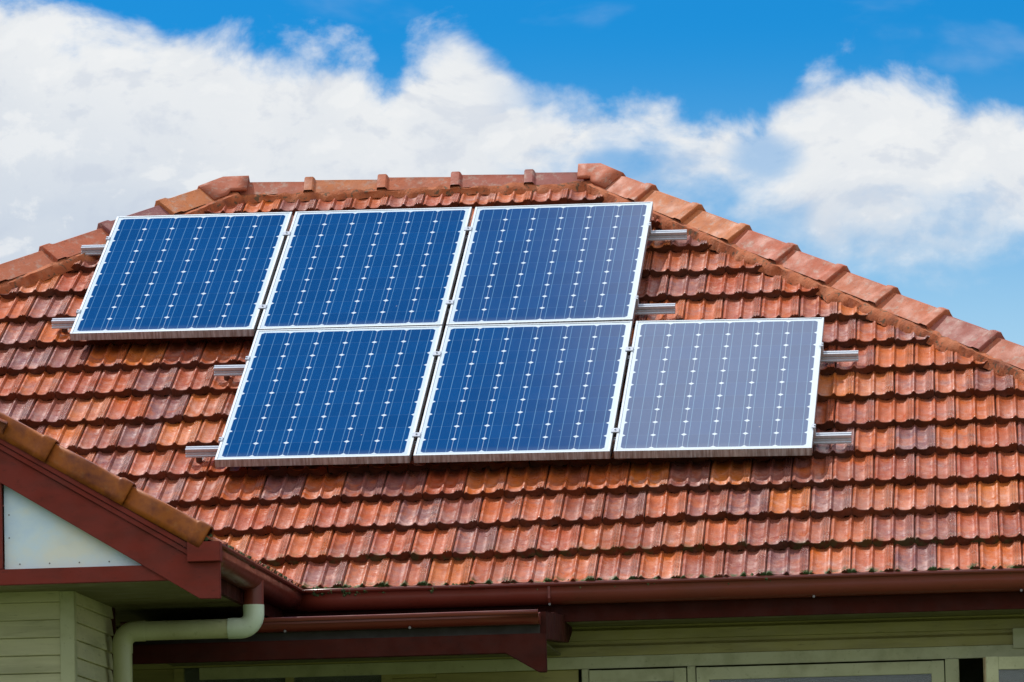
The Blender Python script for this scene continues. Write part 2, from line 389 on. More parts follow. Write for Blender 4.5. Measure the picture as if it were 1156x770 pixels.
M_CELLD = m_cells('faint_glare_solar_cells_under_glass', .03); M_CELLE = m_cells('cloud_glare_solar_cells_under_glass', .11)  # extra grey imitates cloud reflected in the two right-hand panels
def m_glass():
    m, t, p = mat('window_glass'); p.inputs['Transmission Weight'].default_value = .9
    p.inputs['Base Color'].default_value = (.75, .82, .78, 1); p.inputs['Roughness'].default_value = .05; return m
M_GLASS = m_glass()
M_DARK = m_paint('dark_room_wall', (.05, .045, .035), .8)
M_CURT = m_paint('room_lining', (.10, .10, .06), .8)

# ------------------------------------------------------------------ ground
def m_grass():
    m, t, p = mat('lawn')
    pos = t.new('ShaderNodeTexCoord').outputs['Object']
    base = t.ramp(t.noise(pos, .35, 8, .65), [(.3, (.06, .085, .022)), (.55, (.10, .13, .035)), (.75, (.18, .17, .08))])
    t.put(p.inputs['Base Color'], base); p.inputs['Roughness'].default_value = .9
    bump(t, p, t.noise(pos, 12, 6, .7), .8, .05); return m
GZ = -4.35
g = MB(); N = 40
for j in range(N + 1):
    for i in range(N + 1):
        x = (i / N - .5); y = (j / N - .5)
        x = math.copysign(abs(x * 2) ** 2.4, x) * 1500; y = math.copysign(abs(y * 2) ** 2.4, y) * 1500
        r = math.hypot(x, y)
        g.v.append((x, y, GZ + (0 if r < 40 else noise.noise(Vector((x, y, 0)) * .01) * min(3, (r - 40) * .01))))
for j in range(N):
    for i in range(N):
        a = j * (N + 1) + i; g.f.append((a, a + 1, a + N + 2, a + N + 1))
gr = g.build('ground', m_grass()); gr['kind'] = 'structure'

# ------------------------------------------------------------------ the house
house = empty('weatherboard_house', 'raised weatherboard house with orange clay tile hip roof and dark red gutters', 'house', Matrix.Translation((0, 0, GZ)))
def hp(mb, name, m, **k):
    o = mb.build(name, m, None, **k); o.parent = house; o.matrix_parent_inverse = house.matrix_world.inverted() if False else Matrix.Translation((0, 0, -GZ)); return o

S = [0, .018, .05, .085, .12, .16, .22, .29, .36, .41, .44, .465, .49, .515, .545, .61, .68, .74, .775, .80, .83, .865, .90, .935, .965, .985, 1.0]
PR = [-.006, .003, .009, .0095, .003, -.004, -.0075, -.009, -.007, -.002, .006, .0115, .0125, .007, -.004, -.0085, -.009, -.0065, -.001, .006, .0115, .0085, .0125, .0095, .0125, .006, -.006]
TW, TP = .2045, .348
def tile_field(F, vb, nrows, keep, name, offs=0, lo=False, parent=None, w0=W0, normals_frame=None, seed=1, clip=()):
    """Marseille tiles laid in half bond; keep(u, v) drops tiles outside, clip = (u0, v0, nu, nv) lines cut the field"""
    rnd = random.Random(seed); V = []; FC = []; UV = []; TONE = []; EV = []; NS = []
    idx = list(range(0, len(S), 2)) if lo else range(len(S))
    if len(S) % 2 == 0: pass
    T = [(0.0, -.046), (0.0, -.018), (.0, -.0022), (.007, 0), (.05, .0), (.5, 0), (1.06, 0)]
    n = len(list(idx)); idx = list(idx)
    for r in range(nrows):
        v0 = vb + r * TP + (.030 if (r == 14 and F is MAIN) else 0)
        for k in range(-60, 60):
            u0 = offs + k * TW + (r % 2) * TW * .5 + .003 * math.sin(r * 5.1)
            if not keep(u0 + TW / 2, v0 + TP / 2): continue
            tone = rnd.random(); du = rnd.uniform(-.0015, .0015); dv = rnd.gauss(0, .0045); dw = rnd.uniform(-.001, .004)
            rot = rnd.gauss(0, .010); tl = rnd.uniform(-.010, .012)
            b = len(V)
            for (tt, dz) in T:
                for i in idx:
                    s = S[i]; pr = PR[i]
                    nose = 0
                    if tt < .02: nose = 0
                    uu = u0 + du + s * TW + rot * (tt - .5) * TP * .5
                    vv = v0 + dv + tt * TP + nose + (-rot * (s - .5) * TW if tt < .5 else 0)
                    if tt == 0 and dz < -.01: vv += .0015
                    if tt == .012: vv = vv - .0
                    prr = (pr if pr > 0 else pr * .72) * .92
                    ww = w0 + .003 + prr + dz + .036 * (1 - tt) + dw + tl * (s - .5) * (1 - tt)
                    V.append((uu, vv, ww))
            for a in range(len(T) - 1):
                for i in range(n - 1):
                    FC.append((b + a * n + i, b + a * n + i + 1, b + (a + 1) * n + i + 1, b + (a + 1) * n + i))
                    UV.append(((S[idx[i]], T[a][0]), (S[idx[i + 1]], T[a][0]), (S[idx[i + 1]], T[a + 1][0]), (S[idx[i]], T[a + 1][0])))
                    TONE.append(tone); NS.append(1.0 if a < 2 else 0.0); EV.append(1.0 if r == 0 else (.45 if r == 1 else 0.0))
    me = bpy.data.meshes.new(name); me.from_pydata([tuple(F(*p)) for p in V], [], FC)
    uvl = me.uv_layers.new(name='UVMap'); uvl.data.foreach_set('uv', [c for q in UV for p in q for c in p])
    at = me.attributes.new('tone', 'FLOAT', 'FACE'); at.data.foreach_set('value', TONE)
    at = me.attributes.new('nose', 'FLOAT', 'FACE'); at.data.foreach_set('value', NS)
    at = me.attributes.new('eave', 'FLOAT', 'FACE'); at.data.foreach_set('value', EV)
    if clip:
        bm = bmesh.new(); bm.from_mesh(me)
        for (cu, cv, nu, nv) in clip:
            co = F(cu, cv, W0); no = F.U * nu + F.V * nv
            bmesh.ops.bisect_plane(bm, geom=bm.verts[:] + bm.edges[:] + bm.faces[:], plane_co=co, plane_no=no, clear_outer=True)
        bm.to_mesh(me); bm.free()
    me.polygons.foreach_set('use_smooth', [True] * len(me.polygons)); me.set_sharp_from_angle(angle=R(34))
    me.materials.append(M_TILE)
    o = bpy.data.objects.new(name, me); C.objects.link(o)
    return o
def child(o, par):
    o.parent = par
    if par is house: o.matrix_parent_inverse = Matrix.Translation((0, 0, -GZ))
    return o

hr, hl = -1.18, 1.05
def keep_main(u, v):
    if v > 4.15 or u > APR[0] + (v - APR[1]) / hr + .25 or u < APL[0] + (v - APL[1]) / hl - .25: return False
    return u > -5.4 and u < 6.4
roof = tile_field(MAIN, -1.300, 15, keep_main, 'roof', offs=.145, seed=5,
                  clip=((APR[0], APR[1], 1.18, 1), (APL[0], APL[1], -1.05, 1), (0, APR[1], 0, 1)))
child(roof, house)
PR_R = MAIN(APR[0], APR[1], W0); PR_L = MAIN(APL[0], APL[1], W0)
deck = MB()
deck.quad(MAIN(-5.3, -1.28, W0 - .012), MAIN(6.1, -1.28, W0 - .012), MAIN(APR[0], APR[1], W0 - .012), MAIN(APL[0], APL[1], W0 - .012))
# the two end slopes and the back slope
def end_slope(apex, hipdir, sign, seed):
    """sign +1: slope falls towards +X"""
    d = MAIN.U * hipdir[0] + MAIN.V * hipdir[1]; tanp = -d.z / abs(d.x)
    a = math.atan(tanp); V = Vector((-sign * math.cos(a), 0, math.sin(a))); U = Vector((0, sign, 0))
    run = (apex.z + .775) / math.sin(a)
    F = Frame(apex - V * run, U, V)
    hw = abs(d.y / d.x) * run * math.cos(a)
    rowsn = int(run / TP) + 1
    def kp(u, v): return abs(u) < hw * (1 - v / run) + .2
    o = tile_field(F, 0, rowsn, kp, 'roof', seed=seed, lo=True, w0=0.0)
    me = o.data; bm = bmesh.new(); bm.from_mesh(me)
    for sg in (1, -1):
        nrm = (F.U * sg * run + F.V * hw).normalized()
        bmesh.ops.bisect_plane(bm, geom=bm.verts[:] + bm.edges[:] + bm.faces[:], plane_co=apex, plane_no=nrm, clear_outer=True)
    bm.to_mesh(me); bm.free()
    return o, F, run, hw
eR, FR, runR, hwR = end_slope(PR_R, (1, hr), 1, 11)
eL, FL, runL, hwL = end_slope(PR_L, (-1, -hl), -1, 12)
for e in (eR, eL): child(e, roof)
for e in (eR, eL): e.name = 'side_slope'
EZ = -.775
bk = MB(); by = PR_R.y + (PR_R.z - EZ) / math.tan(R(30))
cR = Vector((PR_R.x + (PR_R.z - EZ) / .59, by, EZ)); cL = Vector((PR_L.x - (PR_L.z - EZ) / .525, by, EZ))
bk.quad(PR_L, PR_R, cR, cL); child(bk.build('rear_slope', M_CAP), roof)

dk = child(deck.build('underlay', M_DARK), roof)
# ---- ridge and hip capping
def cap_mesh(L=.455, b=.110, h=.098, knob=False):
    mb = MB(); prof = []
    for k in range(-8, 9):
        s = k / 8; a = abs(s)
        z = h * (1 - a ** 1.05) if a > .125 else h * (1 - .125 ** 1.05) + h * .03
        prof.append((s * b, z))
    st = [(-.003, 1.06, .006), (0, 1.10, .011), (.004, 1.11, .0125), (.050, 1.105, .011), (.066, 1.05, .004), (.090, 1.02, .001), (.16, 1.0, 0), (.25, .985, -.003), (L, .94, -.009)]
    if knob: st = [(-.003, 1.07, .010), (0, 1.10, .015), (.005, 1.11, .017), (.044, 1.11, .017), (.052, 1.09, .012), (.060, 1.02, .001), (.078, 1.01, 0), (.25, .985, -.003), (L, .95, -.008)]
    n = len(prof)
    for x, sc, dz in st: mb.add([(x, y * sc, z * (1 + (sc - 1) * .5) + dz) for y, z in prof])
    for a in range(len(st) - 1):
        for i in range(n - 1): mb.f.append((a * n + i, a * n + i + 1, (a + 1) * n + i + 1, (a + 1) * n + i))
    # thick lower lip
    k0 = mb.add([(-.004, y * 1.00, z * .86 - .012) for y, z in prof])
    for i in range(n - 1): mb.f.append((k0 + i, k0 + i + 1, i + 1, i))
    k1 = mb.add([(.1, y * .98, z * .84 - .014) for y, z in prof])
    for i in range(n - 1): mb.f.append((k1 + i, k1 + i + 1, k0 + i + 1, k0 + i))
    me = bpy.data.meshes.new('ridge_tile'); me.from_pydata(mb.v, [], mb.f)
    bm = bmesh.new(); bm.from_mesh(me); bmesh.ops.recalc_face_normals(bm, faces=bm.faces); bm.to_mesh(me); bm.free()
    me.polygons.foreach_set('use_smooth', [True] * len(me.polygons)); me.set_sharp_from_angle(angle=R(24)); me.materials.append(M_CAP)
    return me
CAPM = cap_mesh(); CAPR = cap_mesh(b=.080, h=.088, knob=True)
rndc = random.Random(3)
def run_caps(p0, p1, lift, step, skip=0.0, par=None, me=None):
    """caps from the low/first end p0 towards p1"""
    d = (p1 - p0); L = d.length; x = d.normalized(); y = Vector((0, 0, 1)).cross(x).normalized(); z = x.cross(y)
    n = int((L - skip) / step + .5)
    for i in range(n):
        o = bpy.data.objects.new('ridge_tile', me or CAPM); C.objects.link(o)
        q = p0 + x * (skip + i * step) + Vector((0, 0, lift + rndc.uniform(-.003, .004)))
        tw = rndc.uniform(-.012, .012); yy = (y + z * tw * 2).normalized(); xx = (x + y * rndc.uniform(-.008, .008)).normalized()
        zz = xx.cross(yy).normalized(); yy = zz.cross(xx)
        o.matrix_world = Matrix(((xx.x, yy.x, zz.x, q.x), (xx.y, yy.y, zz.y, q.y), (xx.z, yy.z, zz.z, q.z), (0, 0, 0, 1)))
        o.parent = par
        o.matrix_parent_inverse = par.matrix_world.inverted()
bpy.context.view_layer.update()
# hips: low end first
def hip_low(P, sl_, sign):
    d = (MAIN.U * sign + MAIN.V * (-abs(sl_))).normalized(); k = (P.z - EZ) / -d.z; return P + d * k
HR0, HL0 = hip_low(PR_R, hr, 1), hip_low(PR_L, hl, -1)
ST = .418
def place_hip(low, top, ph):
    L = (top - low).length; skip = (L - ph) % ST
    run_caps(low, top, .034, ST, skip, roof)
place_hip(HR0, PR_R, .06)
place_hip(HL0, PR_L, .05)
run_caps(PR_L + Vector((.035, 0, 0)), PR_R + Vector((.1, 0, 0)), .014, ST, 0, roof, CAPR)
# angled starter caps at both ridge ends
def end_cap(P, d1, d2, l1, l2, name='ridge_tile'):
    mb = MB(); prof = [(s / 6, 0) for s in range(-6, 7)]
    secs = []
    for (q, dr) in ((P + d1 * l1, d1), (P + d1 * .07, d1), (P, (d1 - d2)), (P + d2 * l2 * .5, -d2), (P + d2 * l2, -d2)):
        dr = dr.normalized(); y = Vector((0, 0, 1)).cross(dr).normalized(); z = dr.cross(y)
        secs.append([q + y * (k / 6 * .108) + z * (.094 * (1 - abs(k / 6) ** 1.1)) + Vector((0, 0, .044)) for k in range(-6, 7)])
    for s in secs: mb.add(s)
    for a in range(len(secs) - 1):
        for i in range(12): mb.f.append((a * 13 + i, a * 13 + i + 1, (a + 1) * 13 + i + 1, (a + 1) * 13 + i))
    o = mb.build(name, M_CAP, None, smooth=40); md = o.modifiers.new('thick', 'SOLIDIFY'); md.thickness = .014; md.offset = -1
    o.parent = roof; return o
end_cap(PR_R, (HR0 - PR_R).normalized(), Vector((-1, 0, 0)), .20, .11)
end_cap(PR_L, (HL0 - PR_L).normalized(), Vector((1, 0, 0)), .17, .13)
# mortar bedding below the caps
def mortar(p0, p1, WD, Nf, Nb, par, hh=(.018, .048, .070)):
    mb = MB(); d = p1 - p0; L = d.length; x = d.normalized(); n = int(L / .02)
    rf = Nf.cross(x); rb = Nb.cross(x)
    if rf.z > 0: rf = -rf
    if rb.z > 0: rb = -rb
    for i in range(n + 1):
        t_ = i / n; q = p0 + d * t_; w = WD + .026 * noise.noise(Vector((i * .13, 1, p0.x))) + .014 * noise.noise(Vector((i * .5, 3, p0.x)))
        w2 = WD
        wav = .014 * noise.noise(Vector((i * .4, 7, p0.x)))
        mb.add([q + rf * w + Nf * hh[0], q + rf * (w - .014) + Nf * (hh[1] + wav), q + rf * (WD - .034) + Nf * (hh[2] + wav * .5) , q + Vector((0, 0, .07)), q + rb * (WD - .034) + Nb * .068, q + rb * (w2 - .02) + Nb * .045, q + rb * w2 + Nb * .01])
    for i in range(n):
        for k in range(6): a = i * 7 + k; mb.f.append((a, a + 1, a + 8, a + 7))
    o = mb.build('mortar', M_MORTAR, None, smooth=50); o.parent = par
    return o
mortar(HR0, PR_R, .148, MAIN.N, FR.N, roof, (.014, .040, .064)); mortar(HL0, PR_L, .150, MAIN.N, FL.N, roof)
mortar(PR_L, PR_R, .106, MAIN.N, Vector((0, s30, c30)), roof, (.020, .034, .052))

# ------------------------------------------------------------------ wing roof (gable towards the camera)
WX, WZ = .545, -.790                 # tile line over the wing's right gutter
WA = R(30.4); WRX = -2.15            # ridge x
GY = -4.0                            # gable plane
wv = Vector((-math.cos(WA), 0, math.sin(WA)))
FW = Frame((WX, GY, WZ), (0, 1, 0), wv)
wrun = (WX - WRX) / math.cos(WA)
FWT = Frame(Vector((WX + .012, GY, WZ + .008)), (0, 1, 0), wv)
wing = tile_field(FWT, 0, int(wrun / TP) + 1, lambda u, v: 0 < u < 6.5 and v < wrun and u < 3.05 + v * math.cos(WA) + .25, 'wing_roof', seed=21, lo=True, w0=0.0)
child(wing, house)
wing['label'] = 'small gable roof projecting at the left'
FW2 = Frame((2 * WRX - WX, GY + 6.5, WZ), (0, -1, 0), (math.cos(WA), 0, math.sin(WA)))
ls = tile_field(FW2, 0, int(wrun / TP) + 1, lambda u, v: 0 < u < 6.5 and v < wrun, 'far_slope', seed=22, lo=True, w0=0.0); child(ls, wing)
WRZ = WZ + wrun * math.sin(WA)
bpy.context.view_layer.update()
run_caps(Vector((WRX, GY, WRZ)), Vector((WRX, GY + 5.2, WRZ)), .05, ST, 0, wing)
# verge tiles: L-shaped, one leg facing the front, one lying on the slope
def verge(x0, sgn=1):
    """x0: plan x of the low (collar) end"""
    mb = MB(); L = .44
    P0 = Vector((x0, GY, WZ + (WX - x0) * math.tan(WA))) if sgn > 0 else Vector((x0, GY, WZ + (x0 - (2 * WRX - WX)) * math.tan(WA)))
    xa = Vector((-math.cos(WA) * sgn, 0, math.sin(WA))); up = Vector((math.sin(WA) * sgn, 0, math.cos(WA)))
    sec = [(-.050, -.014), (-.054, .012), (-.056, .070), (-.054, .079), (-.049, .085), (-.02, .089), (.03, .086), (.10, .062), (.150, .036)]
    st = [(-.003, .003), (0, .007), (.006, .0085), (.050, .0085), (.060, .004), (.068, .000), (.2, -.001), (L, -.006)]
    n = len(sec)
    for (t_, g_) in st:
        mb.add([P0 + xa * t_ + Vector((0, y - (g_ if y < 0 else -g_ * .5), 0)) + up * (z + (g_ if z > .05 else 0)) for y, z in sec])
    for a in range(len(st) - 1):
        for i in range(n - 1): mb.f.append((a * n + i, a * n + i + 1, (a + 1) * n + i + 1, (a + 1) * n + i))
    o = mb.build('verge_tile', M_VCAP, None, smooth=40); md = o.modifiers.new('thick', 'SOLIDIFY'); md.thickness = .014; md.offset = -1 
    o.parent = wing
x = .500
for k in range(8): verge(x - k * .334, 1)
for k in range(8): verge(2 * WRX - .500 + k * .334, -1)
# moss plug and mortar in the open end of the lowest verge tile
mp = MB(); rr = random.Random(5)
for k in range(46):
    cx, cy, cz = .506 + rr.uniform(-.028, .020), GY + rr.uniform(-.050, .09), WZ + .030 + rr.uniform(-.045, .050)
    rad = rr.uniform(.007, .016); b = mp.add([(cx + rad, cy, cz), (cx - rad, cy, cz), (cx, cy + rad, cz), (cx, cy - rad, cz), (cx, cy, cz + rad), (cx, cy, cz - rad)])
    for q in ((0, 2, 4), (2, 1, 4), (1, 3, 4), (3, 0, 4), (2, 0, 5), (1, 2, 5), (3, 1, 5), (0, 3, 5)): mp.f.append(tuple(b + i for i in q))
def m_moss():
    m, t, p = mat('moss'); pos = t.new('ShaderNodeTexCoord').outputs['Object']
    t.put(p.inputs['Base Color'], t.ramp(t.noise(pos, 30, 4), [(.3, (.02, .035, .012)), (.5, (.06, .10, .028)), (.68, (.20, .24, .10))]))
    p.inputs['Roughness'].default_value = .95; bump(t, p, t.noise(pos, 150, 4), .8, .004); return m
M_MOSS = m_moss()
mo = mp.build('moss_plug', M_MOSS, None, smooth=180); mo.parent = wing
em = MB(); em.prism([Vector((.470, GY, WZ - .03)), Vector((.505, GY, WZ - .03)), Vector((.505, GY, WZ + .06)), Vector((.44, GY, WZ + .10))], (0, -.02, 0), (0, .12, 0))
o = em.build('mortar', M_MORTAR); o.parent = wing

# ------------------------------------------------------------------ gable: barge boards, panel, beam
def zb(x, z0, x0=.44, sl=.5945): return z0 + (x0 - x) * sl
bg_ = MB()
tl = .594
top = lambda x: -.802 + (.44 - x) * tl
low = lambda x: -.833 + (.228 - x) * .6125
def barge(sgn):
    X = lambda x: x if sgn > 0 else 2 * WRX - x
    mb = MB()
    poly = [(.578, -.835), (.578, -.992), (.489, -.990), (WRX, low(WRX)), (WRX, top(WRX)), (.44, top(.44)), (.44, -.835)]
    mb.prism([Vector((X(a), 0, b)) for a, b in poly], (0, GY - .022, 0), (0, GY + .010, 0))
    o = hp(mb, 'barge_board', M_RED, bevel=.002)
    # moulding strips above the board, each standing further out
    for (dz0, dz1, y0) in ((.001, .026, -.034), (.028, .054, -.042)):
        m2 = MB(); xe = .440
        m2.prism([Vector((X(xe), 0, top(xe) + dz0)), Vector((X(xe), 0, top(xe) + dz1)), Vector((X(WRX), 0, top(WRX) + dz1)), Vector((X(WRX), 0, top(WRX) + dz0))], (0, GY + y0, 0), (0, GY + .012, 0))
        s2 = m2.build('moulding', M_RED, None, bevel=.002); s2.parent = o
barge(1); barge(-1)
gp = MB(); gp.prism([Vector((-.366, 0, -.842)), Vector((.30, 0, -.842)), Vector((-.366, 0, low(-.366) + .03))], (0, GY + .028, 0), (0, GY + .045, 0))
hp(gp, 'gable_panel', M_GABLE)
gp = MB(); xl = 2 * WRX + .3666
gp.prism([Vector((-.40, 0, -.842)), Vector((-.40, 0, low(-.40) + .02)), Vector((WRX, 0, low(WRX) + .02)), Vector((xl, 0, low(-.366) + .02)), Vector((2 * WRX - .30, 0, -.842))], (0, GY + .028, 0), (0, GY + .045, 0))
hp(gp, 'gable_panel', M_GABLE)
for xx in (-.400, -1.27, -2.15, -3.03, -3.90):
    mb = MB(); mb.box(xx - .028, xx + .028, GY - .004, GY + .027, -.835, (low(xx) if xx > WRX else low(2 * WRX - xx)) + .04); hp(mb, 'gable_batten', M_RED)
mb = MB(); mb.box(2 * WRX - .45, .45, GY - .010, GY + .03, -.906, -.838); hp(mb, 'gable_beam', M_RED, bevel=.002)

nl = [(-.30 + .13 * k, -.815) for k in range(4)] + [(-.345, -.60 - .1 * k) for k in range(2)]
for nx_, nz_ in nl:
    mb = MB(); mb.sweep([(nx_, GY + .029, nz_), (nx_, GY + .0265, nz_)], .0035, 8); hp(mb, 'nail_head', M_STEEL)
# soffits (wing)
WWX = -.174; WFY = -3.42; WEY = -2.27
mb = MB(); mb.box(2 * WRX - .42, .42, GY + .031, -1.0, -.895, -.880); hp(mb, 'soffit', M_SOFFIT)

# ------------------------------------------------------------------ weatherboards
def boards(mb, p, U, Nrm, length, ztop, zbot, pitch=.0785, out=.016, cove=False):
    """lapped boards: p is a plan point, U along, Nrm outward"""
    U = Vector(U); Nrm = Vector(Nrm); p = Vector(p); z = ztop
    while z > zbot + 1e-4:
        zl = max(z - pitch, zbot)
        a, b = p.copy(), p + U * length
        def q(P, o, zz): return Vector((P.x, P.y, 0)) + Nrm * o + Vector((0, 0, zz))
        cv = .030 if cove else .004
        o1 = out if cove else .006
        mb.quad(q(a, .0, z), q(b, .0, z), q(b, .001, z - cv * .55), q(a, .001, z - cv * .55))
        mb.quad(q(a, .001, z - cv * .55), q(b, .001, z - cv * .55), q(b, o1, z - cv), q(a, o1, z - cv))
        mb.quad(q(a, o1, z - cv), q(b, o1, z - cv), q(b, out, zl + .002), q(a, out, zl + .002))
        mb.quad(q(a, out, zl + .002), q(b, out, zl + .002), q(b, out - .002, zl), q(a, out - .002, zl))
        mb.quad(q(a, out - .002, zl), q(b, out - .002, zl), q(b, -.004, zl + .001), q(a, -.004, zl + .001))
        z = zl
mb = MB(); boards(mb, (2 * WRX - WWX, WFY, 0), (1, 0, 0), (0, -1, 0), 2 * (WWX - WRX) - .03, -.863, GZ); hp(mb, 'front_wall', M_PALE)
mb = MB(); boards(mb, (WWX, WFY + .03, 0), (0, 1, 0), (1, 0, 0), WEY - WFY - .06, -.870, GZ); hp(mb, 'side_wall', M_PALE)
mb = MB(); mb.box(WWX - .045, WWX + .020, WFY - .020, WFY + .045, GZ, -.896); hp(mb, 'corner_trim', M_SASH, bevel=.003)
mb = MB(); mb.box(WWX - .05, WWX + .018, WEY - .05, WEY, GZ, -.896); hp(mb, 'corner_trim', M_BROWN, bevel=.003)
mb = MB(); mb.box(2 * WRX - WWX, WWX - .06, WFY + .2, WFY + .22, GZ, -.9); hp(mb, 'inner_wall', M_DARK)

# main wall
MY = -.50
WIN = [(1.90, 2.363, 0), (2.445, 3.637, 1)]
mb = MB(); boards(mb, (-2.2, MY, 0), (1, 0, 0), (0, -1, 0), 2.2 + 5.75, -.843, -1.077, out=.020, cove=True)
hp(mb, 'wall', M_GREEN)
mb = MB(); mb.box(-.02, 5.75, MY - .026, MY, -1.137, -1.078); hp(mb, 'head_trim', M_SASH, bevel=.002)
mb = MB(); mb.box(3.974, 4.075, MY - .045, MY - .021, -1.097, -.999); hp(mb, 'vent_block', M_SASH, bevel=.003)
mb = MB(); boards(mb, (1.15, MY, 0), (1, 0, 0), (0, -1, 0), .70, -1.137, GZ, out=.018); boards(mb, (4.62, MY, 0), (1, 0, 0), (0, -1, 0), 1.13, -1.137, GZ, out=.018)
boards(mb, (1.85, MY, 0), (1, 0, 0), (0, -1, 0), 2.77, -2.35, GZ, out=.018); hp(mb, 'wall', M_GREEN)
# other outer walls (plain boards)
mb = MB(); boards(mb, (5.75, MY, 0), (0, 1, 0), (1, 0, 0), 7.7, -.843, GZ); hp(mb, 'side_wall', M_GREEN)
mb = MB(); boards(mb, (5.75, 7.2, 0), (-1, 0, 0), (0, 1, 0), 10.7, -.843, GZ); boards(mb, (-4.95, 7.2, 0), (0, -1, 0), (-1, 0, 0), 7.7, -.843, GZ); hp(mb, 'rear_wall', M_GREEN)
mb = MB(); mb.box(-2.0, 5.7, 1.9, 1.95, GZ, -.9); hp(mb, 'inner_wall', M_CURT)
mb = MB(); mb.box(-4.8, 5.7, MY + .03, 7.0, -.95, -.93); hp(mb, 'ceiling', M_CURT)

# casement windows
def sash(w, h, name='sash', st=.062):
    mb = MB(); y0, y1 = -.038, 0
    mb.box(0, st, y0, y1, -h, 0); mb.box(w - st, w, y0, y1, -h, 0)
    mb.box(st, w - st, y0 + .001, y1, -st, -.001); mb.box(st, w - st, y0 + .001, y1, -h + .001, -h + .08)
    g_ = MB(); g_.box(st + .001, w - st - .001, -.022, -.018, -h + .08, -st)
    return mb, g_
win = MB()
win.box(1.868, 1.902, MY - .034, MY + .06, -2.33, -1.139); win.box(2.385, 2.425, MY - .034, MY + .06, -2.33, -1.139)
win.box(3.641, 3.708, MY - .036, MY + .06, -2.33, -1.139); win.box(4.56, 4.62, MY - .036, MY + .06, -2.33, -1.139)
win.box(1.868, 4.62, MY - .06, MY + .06, -2.37, -2.331)
wf = hp(win, 'window', M_SASH, bevel=.002)
def put_sash(x0, w, ang=0, hinge_right=False, worn=False):
    mb, g_ = sash(w, 1.18)
    if hinge_right: M = Matrix.Translation((x0 + w, MY - .02, -1.146)) @ Matrix.Rotation(ang, 4, 'Z') @ Matrix.Translation((-w, 0, 0))
    else: M = Matrix.Translation((x0, MY - .006, -1.146))
    for b in (mb, g_): b.v = [tuple(M @ Vector(p)) for p in b.v]
    s = mb.build('sash', M_SASH, None, bevel=.002); s.parent = wf
    p_ = g_.build('pane', M_GLASS); p_.parent = s
    if worn:
        e = MB(); e.box(-.004, -.001, -.036, -.002, -1.17, -.004); e.v = [tuple(M @ Vector(p)) for p in e.v]
        e_ = e.build('worn_edge', M_WORN); e_.parent = s
put_sash(1.905, .475); put_sash(2.43, 1.206); put_sash(3.80, .76, R(16), True, True)
# roller blind and rail seen through the glass
mb = MB(); mb.sweep([(2.50, MY + .16, -1.235), (3.60, MY + .16, -1.235)], .022, 12); 
mb.box(2.51, 3.59, MY + .158, MY + .162, -1.62, -1.24); bl = mb.build('roller_blind', M_CURT); bl.parent = wf

# back of the porch: wall boards, dark window
mb = MB(); boards(mb, (-2.2, MY, 0), (1, 0, 0), (0, -1, 0), 2.05, -1.077, GZ, out=.018); hp(mb, 'porch_wall', M_GREEN); mb = MB(); boards(mb, (.93, MY, 0), (1, 0, 0), (0, -1, 0), .22, -1.077, GZ, out=.018); hp(mb, 'porch_wall', M_GREEN)
pw = MB(); pw.box(-.15, .92, MY - .02, MY + .05, -1.137, -1.079) if False else pw.box(-.15, -.10, MY - .02, MY + .05, -2.4, -1.079)
pw.box(.88, .93, MY - .02, MY + .05, -2.4, -1.079); pw.box(.405, .445, MY - .02, MY + .05, -2.4, -1.079)
pwo = hp(pw, 'porch_window', M_GREEN, bevel=.002)
gl = MB(); gl.box(-.10, .405, MY, MY + .004, -2.4, -1.079); gl.box(.445, .88, MY, MY + .004, -2.4, -1.079); go = gl.build('pane', M_GLASS); go.parent = pwo
mb = MB(); mb.box(-2.2, 5.7, -3.0, MY, GZ + .9, GZ + 1.0) if False else mb.box(-.16, 1.80, -2.1, MY - .03, GZ + .9, GZ + 1.0); hp(mb, 'porch_floor', M_BROWN)

# ------------------------------------------------------------------ gutters, fascias
def gutter_profile(w=.115, h=.094):
    """(out, z) section of a quad gutter, open at the top; out is away from the fascia"""
    return [(0, 0), (0, -h + .004), (.006, -h), (w * .42, -h), (w * .60, -h + .003), (w * .78, -h + .018), (w * .88, -h + .040), (w * .90, -h * .42), (w * .90, -h * .20), (w * .93, -.014), (w * 1.0, -.012), (w * 1.04, -.004), (w * 1.03, .004), (w * .98, .007), (w * .93, .002)]
def gutter(p0, p1, out, name='gutter', w=.115, h=.094, sag=.003, stop=(True, True), mtl=None):
    p0 = Vector(p0); p1 = Vector(p1); out = Vector(out); pr = gutter_profile(w, h); mb = MB(); L = (p1 - p0).length; n = max(2, int(L / .3))
    m_ = len(pr)
    for i in range(n + 1):
        q = p0.lerp(p1, i / n); zz = sag * noise.noise(Vector((q.x * 1.3, q.y * 1.3, 4)))
        mb.add([q + out * a + Vector((0, 0, b + zz)) for a, b in pr])
    for i in range(n):
        for k in range(m_ - 1): a = i * m_ + k; mb.f.append((a, a + 1, a + m_ + 1, a + m_))
    o = mb.build(name, mtl or M_REDD, None, smooth=35); md = o.modifiers.new('thick', 'SOLIDIFY'); md.thickness = .0015
    for e, (q, s_) in enumerate(((p0, stop[0]), (p1, stop[1]))):
        if s_:
            c = MB(); pl = [q + out * a + Vector((0, 0, b)) for a, b in pr[:11]]
            dd = (p1 - p0).normalized() * (.004 if e else -.004)
            c.prism(pl, (0, 0, 0), tuple(dd)); cc = c.build('stop_end', M_REDD); cc.parent = o
    return child(o, house)
GL = -.754                                                     # height of the gutter lips
FY = -.975                                                     # main fascia face
gm = gutter((.46, FY, GL), (6.05, FY, GL), (0, -1, 0), h=.098, stop=(False, True), w=.105)
